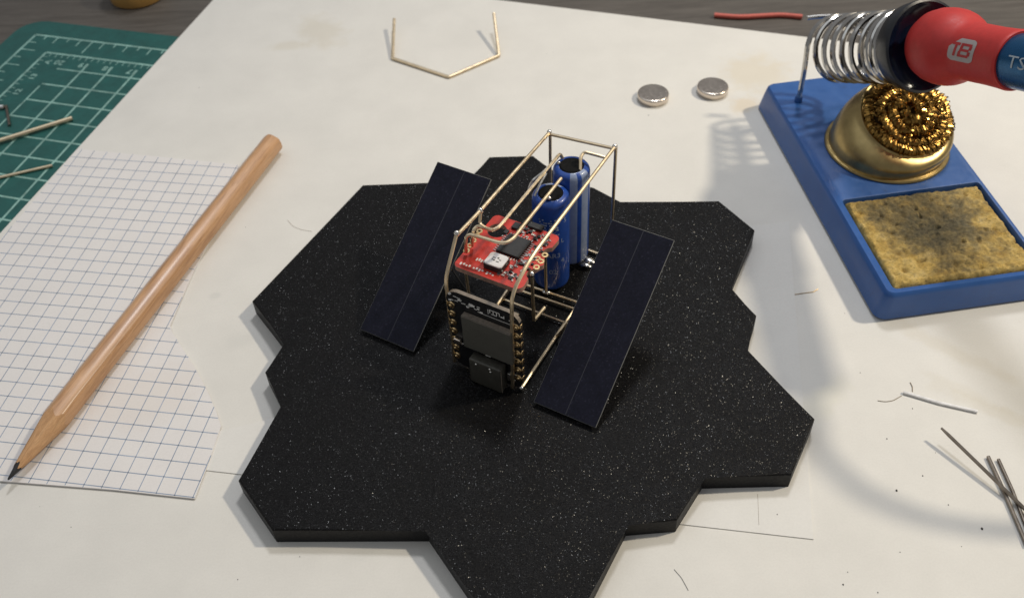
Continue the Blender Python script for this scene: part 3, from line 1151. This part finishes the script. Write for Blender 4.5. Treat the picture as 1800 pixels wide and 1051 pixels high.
# spring: axis, first coil centre and radius in world space
A1 = Vector((0.279, -0.813, 0.510)).normalized()
P0 = Vector((11.26, 28.66, 2.91))
pbase = Vector((10.333, 28.464, 1.0))
Q = frame_of(A1)
RS = 1.04


def helix(s0, s1, turns, a0, R=RS, k=40):
    out = []
    m = int(abs(turns) * k)
    for i in range(m + 1):
        t = i / m
        a = a0 + 2 * math.pi * turns * t
        out.append(P0 + Q @ Vector((R * math.cos(a), R * math.sin(a), s0 + (s1 - s0) * t)))
    return out


# the upright meets the first coil at its left side; turn so that the wire carries on upward over the top
side_dir = Vector((-1, 0, 0)) + A1 * A1.x
lp = Q.transposed() @ (side_dir.normalized() + Vector((0, 0, -0.25)))
A0 = math.atan2(lp.y, lp.x)
TURN = 1 if (helix(0, 0.1, 1, A0)[2] - helix(0, 0.1, 1, A0)[0]).z > 0 else -1
coil = helix(0.0, 3.10, 6.5 * TURN, A0)
tight = helix(3.10, 3.86, 4.0 * TURN, A0 + TURN * 13 * math.pi)
up_v = (coil[0] - pbase)
path = smooth_path([pbase, pbase + up_v * 0.5, pbase + up_v * 0.8 + Vector((-0.02, 0, 0)), coil[2], coil[4]], 8)
bm = bmesh.new()
tube(bm, [to_stand(p) for p in path + coil[5:] + tight[1:]], 0.092, 8)
obj("spring_holder", bm, 'chrome', stand, smooth=True)
bm = bmesh.new()
lathe(bm, [(0.13, 0.0), (0.13, 0.16), (0.10, 0.22)], 14)
obj("post_socket", bm, 'stand', stand, loc=to_stand(pbase - Vector((0, 0, 0.01))), smooth=True)
# small tail of spring wire at the far end
bm = bmesh.new()
tube(bm, [to_stand((10.443, 29.495, 3.620)), to_stand((10.716, 29.471, 3.660)), to_stand((11.222, 29.385, 3.700))], 0.078, 8)
obj("spring_tail", bm, 'chrome', stand, smooth=True)
# funnel collar round the near end of the spring
bm = bmesh.new()
lathe(bm, [(1.10, 3.86), (1.22, 3.87), (1.27, 3.95), (1.35, 4.42), (1.34, 4.50), (1.27, 4.53), (1.18, 4.45), (1.05, 4.30), (0.62, 4.12), (0.22, 4.02), (0.22, 3.90), (1.10, 3.86)], 56, base=to_stand(P0), rot=iv @ Q, closed_ends=False, mats=[0, 0, 0, 0, 0, 1, 1, 1, 1, 1, 0])
obj("funnel_collar", bm, 'collar', stand, smooth=True, extra=('funnel',))

# ---- sponge
sp = empty("cleaning_sponge", st0 + Matrix.Rotation(SR, 3, 'Z') @ Vector(((rx0 + rx1) / 2, (ry0 + ry1) / 2, SH - 0.55)), SR)
tag(sp, "yellow cleaning sponge with a burnt grey centre set in the blue stand", "sponge")
hw, hh = (rx1 - rx0) / 2 - 0.07, (ry1 - ry0) / 2 - 0.08
bm = bmesh.new()
NX, NY = 96, 84
grid = []
for j in range(NY + 1):
    row = []
    for i in range(NX + 1):
        u, v = -1 + 2 * i / NX, -1 + 2 * j / NY
        ex = 1 - 0.012 * (1 + noise.noise(Vector((u * 3, v * 4, 2)))) - 0.02 * max(0, noise.noise(Vector((3.0, v * 5, 1)))) * (u > 0)
        x, y = u * hw * ex, v * hh * (1 - 0.012 * (1 + noise.noise(Vector((u * 5, 7, v)))))
        d = min(hw - abs(x), hh - abs(y))
        P = Vector((x, y, 0))
        z = 0.535 + 0.055 * noise.noise(P * 0.8) + 0.05 * noise.noise(P * 2.6) + 0.045 * noise.noise(P * 6.5) + 0.03 * noise.noise(P * 13)
        pit = noise.noise(P * 3.4 + Vector((9, 4, 0)))
        if pit > 0.45:
            z -= (pit - 0.45) * 0.5
        z -= 0.10 * max(0.0, 1 - math.hypot((x - 0.1) / 1.5, (y - 0.4) / 1.5))
        z -= 0.16 * max(0.0, 1 - d / 0.12) ** 2
        row.append(bm.verts.new((x, y, z)))
    grid.append(row)
for j in range(NY):
    for i in range(NX):
        bm.faces.new((grid[j][i], grid[j][i + 1], grid[j + 1][i + 1], grid[j + 1][i]))
edge = [grid[0][i] for i in range(NX + 1)] + [grid[j][NX] for j in range(1, NY + 1)] + [grid[NY][i] for i in range(NX - 1, -1, -1)] + [grid[j][0] for j in range(NY - 1, 0, -1)]
low = [bm.verts.new((v.co.x, v.co.y, 0.0)) for v in edge]
for i in range(len(edge)):
    k = (i + 1) % len(edge)
    bm.faces.new((low[i], low[k], edge[k], edge[i]))
bm.faces.new(low[::-1])
obj("sponge_block", bm, 'sponge', sp, smooth=True)

# ---- brass cup with curled wool
cb = Vector((12.57, 25.72, SH))
cup = empty("brass_cup", cb)
tag(cup, "brass tip cleaner cup full of curled brass wool on the blue stand", "tip cleaner")
rc = Vector((0.29, -0.12, 1.24))
rn = Vector((0.10, -0.39, 0.915)).normalized()
QR = frame_of(rn)
RB, RR = 1.95, 1.48
bm = bmesh.new()
NS = 64
prof = [(1.95, 0.005, 0), (1.98, 0.05, 0), (1.95, 0.10, 0), (1.85, 0.12, 0), (1.83, 0.19, 0)]
rings = []
for r, z, _ in prof:
    rings.append([Vector((r * math.cos(2 * math.pi * j / NS), r * math.sin(2 * math.pi * j / NS), z)) for j in range(NS)])
base_ring = rings[-1]


def rim_pt(j, r, dz=0.0):
    a = 2 * math.pi * j / NS
    p = Vector((r * math.cos(a), r * math.sin(a), 0))
    # keep the angle of the rim point in step with the base
    ex = Vector((1, 0, 0)) - rn * rn.x
    ex.normalize()
    ey = rn.cross(ex)
    return rc + ex * p.x + ey * p.y + rn * dz


for t in (0.15, 0.3, 0.45, 0.6, 0.75, 0.88, 0.97):
    bulge = 0.26 * math.sin(math.pi * min(1, t * 0.92 + 0.04))
    ring = []
    for j in range(NS):
        a = 2 * math.pi * j / NS
        b, q = base_ring[j], rim_pt(j, RR)
        p = b.lerp(q, t)
        p.z = b.z + (q.z - b.z) * (t ** 0.92)
        out = Vector((math.cos(a), math.sin(a), 0.45)).normalized()
        ring.append(p + out * bulge * 0.62)
    rings.append(ring)
for r, dz in ((RR + 0.03, 0.03), (RR, 0.07), (RR - 0.05, 0.06), (RR - 0.07, 0.0), (RR - 0.08, -0.4), (RR - 0.2, -0.75)):
    rings.append([rim_pt(j, r, dz) for j in range(NS)])
vr = [[bm.verts.new(p) for p in ring] for ring in rings]
for A, B in zip(vr, vr[1:]):
    for j in range(NS):
        bm.faces.new((A[j], A[(j + 1) % NS], B[(j + 1) % NS], B[j]))
bm.faces.new(vr[-1])
bm.faces.new(vr[0][::-1])
obj("cup_shell", bm, 'cup', cup, smooth=True)

ex = (Vector((1, 0, 0)) - rn * rn.x).normalized()
ey = rn.cross(ex)
# dark domed fill beneath the curls
bm = bmesh.new()
NC = 30
vr = []
for k in range(9):
    rad = (RR - 0.12) * k / 8
    h = 0.14 + 0.22 * math.cos(rad / (RR - 0.1) * 1.45)
    vr.append([bm.verts.new(rc + ex * (rad * math.cos(2 * math.pi * j / NC)) + ey * (rad * math.sin(2 * math.pi * j / NC)) + rn * (h - 0.36 * math.exp(-(rad / 0.16) ** 2) - 0.10)) for j in range(NC)] if k else [bm.verts.new(rc + rn * -0.1)])
for j in range(NC):
    bm.faces.new((vr[0][0], vr[1][j], vr[1][(j + 1) % NC]))
for A, B in zip(vr[1:], vr[2:]):
    for j in range(NC):
        bm.faces.new((A[j], A[(j + 1) % NC], B[(j + 1) % NC], B[j]))
obj("wool_core", bm, 'wool_dark', cup, smooth=True)
# curls: flat ribbons wound round a spiral rope
bm = bmesh.new()
rnd = random.Random(21)


def rope(t):
    # t 0..1 from the hole in the middle to the rim
    t += 0.012 * noise.noise(Vector((t * 37, 2, 3)))
    a = 2.1 + t * 2 * math.pi * 3.9
    rad = 0.15 + (RR - 0.33) * min(1.0, t * 1.22) + 0.055 * noise.noise(Vector((t * 25, 7, 1)))
    h = 0.04 + 0.22 * math.cos(rad / RR * 1.45) + 0.07 * noise.noise(Vector((t * 31, 1, 9)))
    return rc + ex * (rad * math.cos(a) + 0.05) + ey * (rad * math.sin(a)) + rn * h


for strand in range(11):
    turns = 230
    k = 10
    ph = rnd.uniform(0, 6.28)
    prev = None
    wd = rnd.uniform(0.013, 0.024)
    N = turns * k
    for i in range(N):
        t = i / N
        c = rope(t)
        d = (rope(min(1, t + 0.002)) - rope(max(0, t - 0.002))).normalized()
        out = (rn - d * rn.dot(d)).normalized()
        side = d.cross(out)
        a = ph + 2 * math.pi * i / k + 0.5 * noise.noise(Vector((t * 90, strand, 0)))
        rr = 0.19 * (0.70 + 0.75 * noise.noise(Vector((t * 60, strand * 3.1, 5))) + 0.12 * rnd.random())
        p = c + (out * math.cos(a) * 0.8 + side * math.sin(a)) * rr + d * (0.05 * noise.noise(Vector((i * 0.37, strand, 1))))
        tw = d * wd + out * (wd * 0.5 * noise.noise(Vector((i * 0.21, strand, 8))))
        q = (bm.verts.new(p - tw), bm.verts.new(p + tw))
        if prev is not None and rnd.random() > 0.03:
            bm.faces.new((prev[0], prev[1], q[1], q[0]))
        prev = q
for q in range(170):
    rad = (RR - 0.22) * math.sqrt(rnd.random())
    a = rnd.uniform(0, 6.283)
    c = rc + ex * (rad * math.cos(a)) + ey * (rad * math.sin(a)) + rn * (0.16 + 0.22 * math.cos(rad / RR * 1.45) + rnd.uniform(-0.05, 0.07))
    u = Vector((rnd.gauss(0, 1), rnd.gauss(0, 1), rnd.gauss(0, 1))).normalized()
    w = u.cross(Vector((rnd.gauss(0, 1), rnd.gauss(0, 1), rnd.gauss(0, 1)))).normalized()
    nn = u.cross(w)
    R1, wd, tot = rnd.uniform(0.06, 0.15), rnd.uniform(0.012, 0.022), rnd.uniform(2.5, 7.5)
    prev = None
    for i in range(15):
        t = tot * i / 14
        p = c + (u * math.cos(t) + w * math.sin(t)) * R1 + nn * (0.03 * t - 0.1)
        q2 = (bm.verts.new(p - nn * wd), bm.verts.new(p + nn * wd))
        if prev:
            bm.faces.new((prev[0], prev[1], q2[1], q2[0]))
        prev = q2
g = obj("brass_wool", bm, 'wool', cup)
g['kind'] = 'stuff'

# ------------------------------------------------------------------ soldering iron resting in the spring
I0 = P0 + A1 * 4.4 + Vector((0.03, 0.05, 0.12))
A2 = (P0 + A1 * 8.0 + Vector((0.04, -0.19, -0.37)) - I0).normalized()
QI = frame_of(A2)
iron = empty("soldering_iron", I0)
tag(iron, "soldering iron with red grip and blue body resting in the spring holder", "soldering iron")
GP = [(0.30, -0.3), (0.55, 0.0), (0.80, 0.15), (0.96, 0.40), (1.05, 0.70), (1.08, 1.0), (1.07, 1.25), (1.03, 1.44), (0.97, 1.60), (0.885, 1.73), (0.82, 1.83), (0.79, 2.0), (0.775, 2.9), (0.785, 3.35), (0.80, 3.58), (0.79, 3.65), (0.765, 3.69), (0.72, 3.68)]


def grip_r(s):
    for (ra, sa), (rb, sb) in zip(GP, GP[1:]):
        if sa <= s <= sb:
            return ra + (rb - ra) * (s - sa) / (sb - sa)
    return 0.8


bm = bmesh.new()
lathe(bm, GP, 64, rot=QI)
obj("red_grip", bm, 'grip', iron, smooth=True)
bm = bmesh.new()
lathe(bm, [(0.66, 3.2), (0.70, 3.64), (0.715, 3.72), (0.72, 6.0), (0.72, 7.7), (0.69, 8.0), (0.45, 8.05)], 64, rot=QI)
obj("blue_body", bm, 'iron', iron, smooth=True)
bm = bmesh.new()
lathe(bm, [(0.02, -4.4), (0.16, -3.9), (0.20, -3.2), (0.22, -0.6), (0.4, -0.25)], 24, rot=QI)
obj("heated_tip", bm, 'chrome', iron, smooth=True)
c0 = I0 + A2 * 8.0
LD = Vector((0.80, 0.12, 1.0))
lift = [None, None, 8.9, 8.6, 8.0, 7.2, 6.0]
ctl = [c0 - A2 * 0.2, c0 + A2 * 1.0] + [Vector(q) + LD * h for q, h in zip(((8.056, 15.204, 0.000), (8.850, 13.906, 0.000), (10.300, 13.055, 0.000), (12.256, 12.634, 0.000), (15.066, 12.661, 0.000)), lift[2:])]
bm = bmesh.new()
tube(bm, [p - I0 for p in smooth_path(ctl, 8)], 0.20, 10)
obj("cable", bm, 'collar', iron, smooth=True)
# bearing on the grip that faces the viewer
vdir = (Vector((0, 0, 21.68)) - (I0 + A2 * 2.4))
vdir = (vdir - A2 * vdir.dot(A2)).normalized()
lv = QI.transposed() @ vdir
AV = math.atan2(lv.y, lv.x)


def wrap(s0, a0, rad, lift):
    # u runs along the iron away from the tip, v runs up round it
    def f(u, v):
        s = s0 + u
        r = (grip_r(s) if rad is None else rad) + lift
        a = a0 + v / r
        return QI @ Vector((r * math.cos(a), r * math.sin(a), s))
    return f


# which way round is "up" in the picture: away from the card
test = wrap(2.4, AV, None, 0)
sgn = 1 if (test(0, 0.1) - test(0, -0.1)).z > 0 else -1


def W2(s0, a0, rad, lift):
    f = wrap(s0, a0, rad, lift)
    return lambda u, v: f(u, sgn * v)


bs, ba = 2.42, AV - sgn * 0.02
bm = bmesh.new()
f = W2(bs, ba, None, 0.008)
NB, MB_ = 18, 14
hwid, hhei, cr = 0.47, 0.31, 0.13


def inb(u, v):
    # rounded badge with a cut upper left corner
    x, y = abs(u) - (hwid - cr), abs(v) - (hhei - cr)
    return (x, y)


gridv = []
for j in range(MB_ + 1):
    v = -hhei + 2 * hhei * j / MB_
    lim = hwid
    y = abs(v) - (hhei - cr)
    if y > 0:
        lim = hwid - cr + math.sqrt(max(0, cr * cr - y * y))
    l0 = -lim
    if v > hhei - 0.26:
        l0 = max(l0, -hwid + (v - (hhei - 0.26)) * 1.25)
    gridv.append([bm.verts.new(f(l0 + (lim - l0) * i / NB, v)) for i in range(NB + 1)])
for A, B in zip(gridv, gridv[1:]):
    for i in range(NB):
        bm.faces.new((A[i], A[i + 1], B[i + 1], B[i]))
obj("badge", bm, 'badge', iron, smooth=True)
f = W2(bs, ba, None, 0.014)
bm = bmesh.new()


def bar(u0, u1, v0, v1, sk=0.12):
    k = max(2, int((u1 - u0) / 0.06))
    m = max(2, int((v1 - v0) / 0.06))
    vs = [[bm.verts.new(f(u0 + (u1 - u0) * i / k + sk * (v0 + (v1 - v0) * j / m), v0 + (v1 - v0) * j / m)) for i in range(k + 1)] for j in range(m + 1)]
    for A, B in zip(vs, vs[1:]):
        for i in range(k):
            bm.faces.new((A[i], A[i + 1], B[i + 1], B[i]))


SC = 0.72
_f = f
f = lambda u, v: _f(u * SC, v * 0.84)
bar(-0.53, -0.13, 0.13, 0.22)
bar(-0.37, -0.24, -0.22, 0.13)
bar(-0.08, 0.46, 0.14, 0.22)
bar(-0.08, 0.06, 0.04, 0.14)
bar(-0.08, 0.40, -0.04, 0.04)
bar(-0.12, 0.02, -0.14, -0.04)
bar(0.36, 0.50, 0.03, 0.16)
bar(0.36, 0.50, -0.16, -0.03)
bar(-0.12, 0.44, -0.22, -0.14)
obj("badge_letters", bm, 'badge_ink', iron)
f = W2(4.36, AV - sgn * 0.10, 0.72, 0.008)
put_text("printed_mark", "TS", 0.45, lambda u, v: f(u * 1.35, v), 'iron_ink', iron)

# ------------------------------------------------------------------ small things
def magnet_mesh():
    bm = bmesh.new()
    lathe(bm, [(0.44, 0.0), (0.52, 0.0), (0.557, 0.012), (0.575, 0.04), (0.575, 0.225), (0.560, 0.252), (0.53, 0.266), (0.50, 0.268), (0.40, 0.268)], 56)
    return bm


m1 = (5.613, 30.503, 0.140)
m0 = obj("disc_magnet", magnet_mesh(), 'nickel', loc=(m1[0], m1[1], 0.001), smooth=True)
tag(m0, "shiny nickel disc magnet, the one farther from the blue stand", "magnet", "disc magnets on the card")
m2 = (7.847, 30.721, 0.140)
mm = duplicate(m0)
mm.location = (m2[0], m2[1], 0.001)
mm['label'] = "shiny nickel disc magnet, the one closer to the blue stand"


def lying(name, pts, r, m, label, cat, group=None, n=8, b=0.05, smooth_=True):
    pts = [Vector(p) for p in pts]
    base = Vector((sum(p.x for p in pts) / len(pts), sum(p.y for p in pts) / len(pts), min(p.z for p in pts)))
    bm = bmesh.new()
    q = bend([p - base for p in pts], b) if b else [p - base for p in pts]
    tube(bm, q, r, n)
    o = obj(name, bm, m, loc=base, smooth=smooth_)
    return tag(o, label, cat, group)


# half hexagon of bent brass rod: base lies on the card, both arms stand up a little
lying("bent_rod", [(-4.141, 36.342, 0.450), (-4.162, 34.060, 0.070), (-1.938, 32.553, 0.060), (0.026, 33.835, 0.070), (-0.084, 35.834, 0.750)], 0.062, 'brass', "bent brass rod in a half hexagon with both arms rising off the card", "rod", b=0.06)
bm = bmesh.new()
red_pts = smooth_path([(8.910, 36.108, 0.050), (9.885, 35.870, 0.050), (10.922, 35.847, 0.050), (11.610, 35.817, 0.050), (12.390, 35.601, 0.050)], 6)
bb = red_pts[0].copy()
lp_ = [p - bb + Vector((0, 0, -0.08 - bb.z + 0.19)) for p in red_pts]
tube(bm, [p - bb + Vector((0, 0, 0)) for p in red_pts], 0.10, 10)
o = obj("insulated_wire", bm, 'cable', loc=(bb.x, bb.y, -0.06), smooth=True)
tag(o, "short scrap of red insulated wire on the wood tabletop", "wire")

lying("brass_offcut", [(-19.257, 29.603, 0.100), (-16.053, 31.256, 0.060)], 0.085, 'brass', "long straight brass offcut on the cutting mat, farther of two", "brass rod", "brass offcuts on the cutting mat", b=0)
lying("brass_offcut", [(-18.851, 27.668, 0.000), (-16.038, 28.485, 0.030)], 0.055, 'brass', "long thin brass offcut on the cutting mat, nearest the squared paper", "brass rod", "brass offcuts on the cutting mat", b=0)
lying("brass_offcut", [(-18.899, 32.374, 0.000), (-18.374, 31.095, 0.000)], 0.055, 'steel', "very short dull offcut standing across the mat grid", "brass rod", "brass offcuts on the cutting mat", b=0)
lying("brass_offcut", [(-19.953, 32.280, 0.060), (-18.924, 32.255, 0.060)], 0.085, 'solder', "pale silvery offcut poking in at the mat's left border", "brass rod", "brass offcuts on the cutting mat", b=0)

bm = bmesh.new()
na, nb_ = Vector((10.858, 14.849, 0.420)), Vector((12.447, 12.125, 0.060))
tube(bm, [Vector((0, 0, 0)), (nb_ - na) * 0.08, (nb_ - na)], [0.030, 0.045, 0.048], 8)
o = obj("steel_pin", bm, 'steel', loc=na, smooth=True)
tag(o, "long dark steel pin with a raised tip crossing over two others", "pin", "steel pins at the card's right edge")
lying("steel_pin", [(11.918, 14.144, 0.060), (11.927, 12.992, 0.060), (11.897, 11.576, 0.060)], 0.047, 'steel', "steel pin lying under the long one, farther left of two short pins", "pin", "steel pins at the card's right edge", b=0)
lying("steel_pin", [(12.144, 14.045, 0.055), (12.145, 13.112, 0.055), (12.079, 12.027, 0.055)], 0.043, 'steel', "brown steel pin under the long one, closer to the picture's right edge", "pin", "steel pins at the card's right edge", b=0)
lying("silver_offcut", [(10.441, 16.345, 0.050), (11.284, 15.917, 0.050), (12.164, 15.569, 0.050)], 0.048, 'silver', "short bright silver wire offcut lying alone on the card", "wire", b=0)
lying("copper_strand", [(8.367, 20.208, 0.012), (8.733, 20.250, 0.012), (8.995, 20.277, 0.012), (9.158, 20.383, 0.012)], 0.011, 'copper', "fine copper strand on the card beside the black plate", "wire strand", b=0.02)
lying("hair", [(-7.262, 24.858, 0.010), (-7.038, 24.532, 0.010), (-6.737, 24.340, 0.010), (-6.391, 24.229, 0.010)], 0.004, 'hair', "fine curved fibre on the card between pencil and plate", "fibre", "stray fibres", b=0.1, n=5)
lying("hair", [(9.695, 16.138, 0.010), (9.879, 16.086, 0.010), (10.101, 16.109, 0.010), (10.379, 16.264, 0.010)], 0.010, 'hair', "wavy fibre at the tip of the silver wire offcut", "fibre", "stray fibres", b=0.1, n=5)
lying("hair", [(10.746, 16.691, 0.010), (10.758, 16.531, 0.010), (10.708, 16.377, 0.010)], 0.014, 'hair', "short tan fibre just above the silver wire offcut", "fibre", "stray fibres", b=0.05, n=5)
lying("hair", [(3.486, 11.530, 0.010), (3.625, 11.300, 0.010), (3.733, 10.974, 0.010)], 0.005, 'speck', "dark curved scratch-like fibre on the card near the plate's lower point", "fibre", "stray fibres", b=0.05, n=5)
lying("pencil_line", [(5.878, 13.442, 0.030), (5.800, 13.003, 0.030), (5.723, 12.575, 0.030)], 0.004, 'hair', "faint upright pencil mark on the thin paper sheet", "mark", b=0, n=5)

bm = bmesh.new()
rnd = random.Random(9)
sp_pts = [((10.532, 15.817, 0.000), 0.018), ((9.569, 14.899, 0.000), 0.020), ((10.121, 13.719, 0.000), 0.020), ((9.339, 13.333, 0.000), 0.032), ((10.470, 12.848, 0.000), 0.018), ((11.040, 12.142, 0.000), 0.036), ((8.901, 11.648, 0.000), 0.015), ((7.340, 10.903, 0.000), 0.024), ((8.078, 10.657, 0.000), 0.018), ((5.316, 29.491, 0.000), 0.022), ((6.231, 12.838, 0.016), 0.022), ((7.531, 11.211, 0.000), 0.014), ((-11.431, 13.629, 0.000), 0.022), ((-6.962, 11.913, 0.000), 0.025), ((-5.524, 12.430, 0.000), 0.024), ((-12.412, 14.289, 0.000), 0.015), ((-11.598, 32.868, 0.000), 0.03), ((9.502, 17.132, 0.000), 0.015), ((10.390, 11.705, 0.000), 0.012)]
for p, r in sp_pts:
    bmesh.ops.create_icosphere(bm, subdivisions=1, radius=r * (0.85 if p[0] > 4 else 0.5), matrix=Matrix.Translation((p[0], p[1], p[2] + r * 0.3)) @ Matrix.Diagonal((1, 1.3, 0.6, 1)))
for k in range(26):
    x, y = rnd.uniform(-12, 16), rnd.uniform(9, 36)
    r = rnd.uniform(0.005, 0.011)
    bmesh.ops.create_icosphere(bm, subdivisions=1, radius=r, matrix=Matrix.Translation((x, y, r * 0.4)))
o = obj("dust", bm, 'speck')
o['kind'] = 'stuff'
o['label'] = "dark dust specks scattered over the card"

# amber tub cut by the top of the picture
tc = (-15.661, 40.559, 0.000)
tub = empty("amber_tub", (tc[0], tc[1] + 0.0, -0.16))
tag(tub, "round amber tub with a grey lid standing on the wood behind the mat", "tub")
bm = bmesh.new()
lathe(bm, [(1.10, 0.0), (1.20, 0.05), (1.22, 0.2), (1.22, 0.62), (1.18, 0.68)], 48)
obj("tub_body", bm, 'amber', tub, smooth=True)
bm = bmesh.new()
lathe(bm, [(1.12, 0.60), (1.12, 1.35), (1.05, 1.42), (0.9, 1.42)], 48)
obj("lid", bm, 'tub_label', tub, smooth=True)
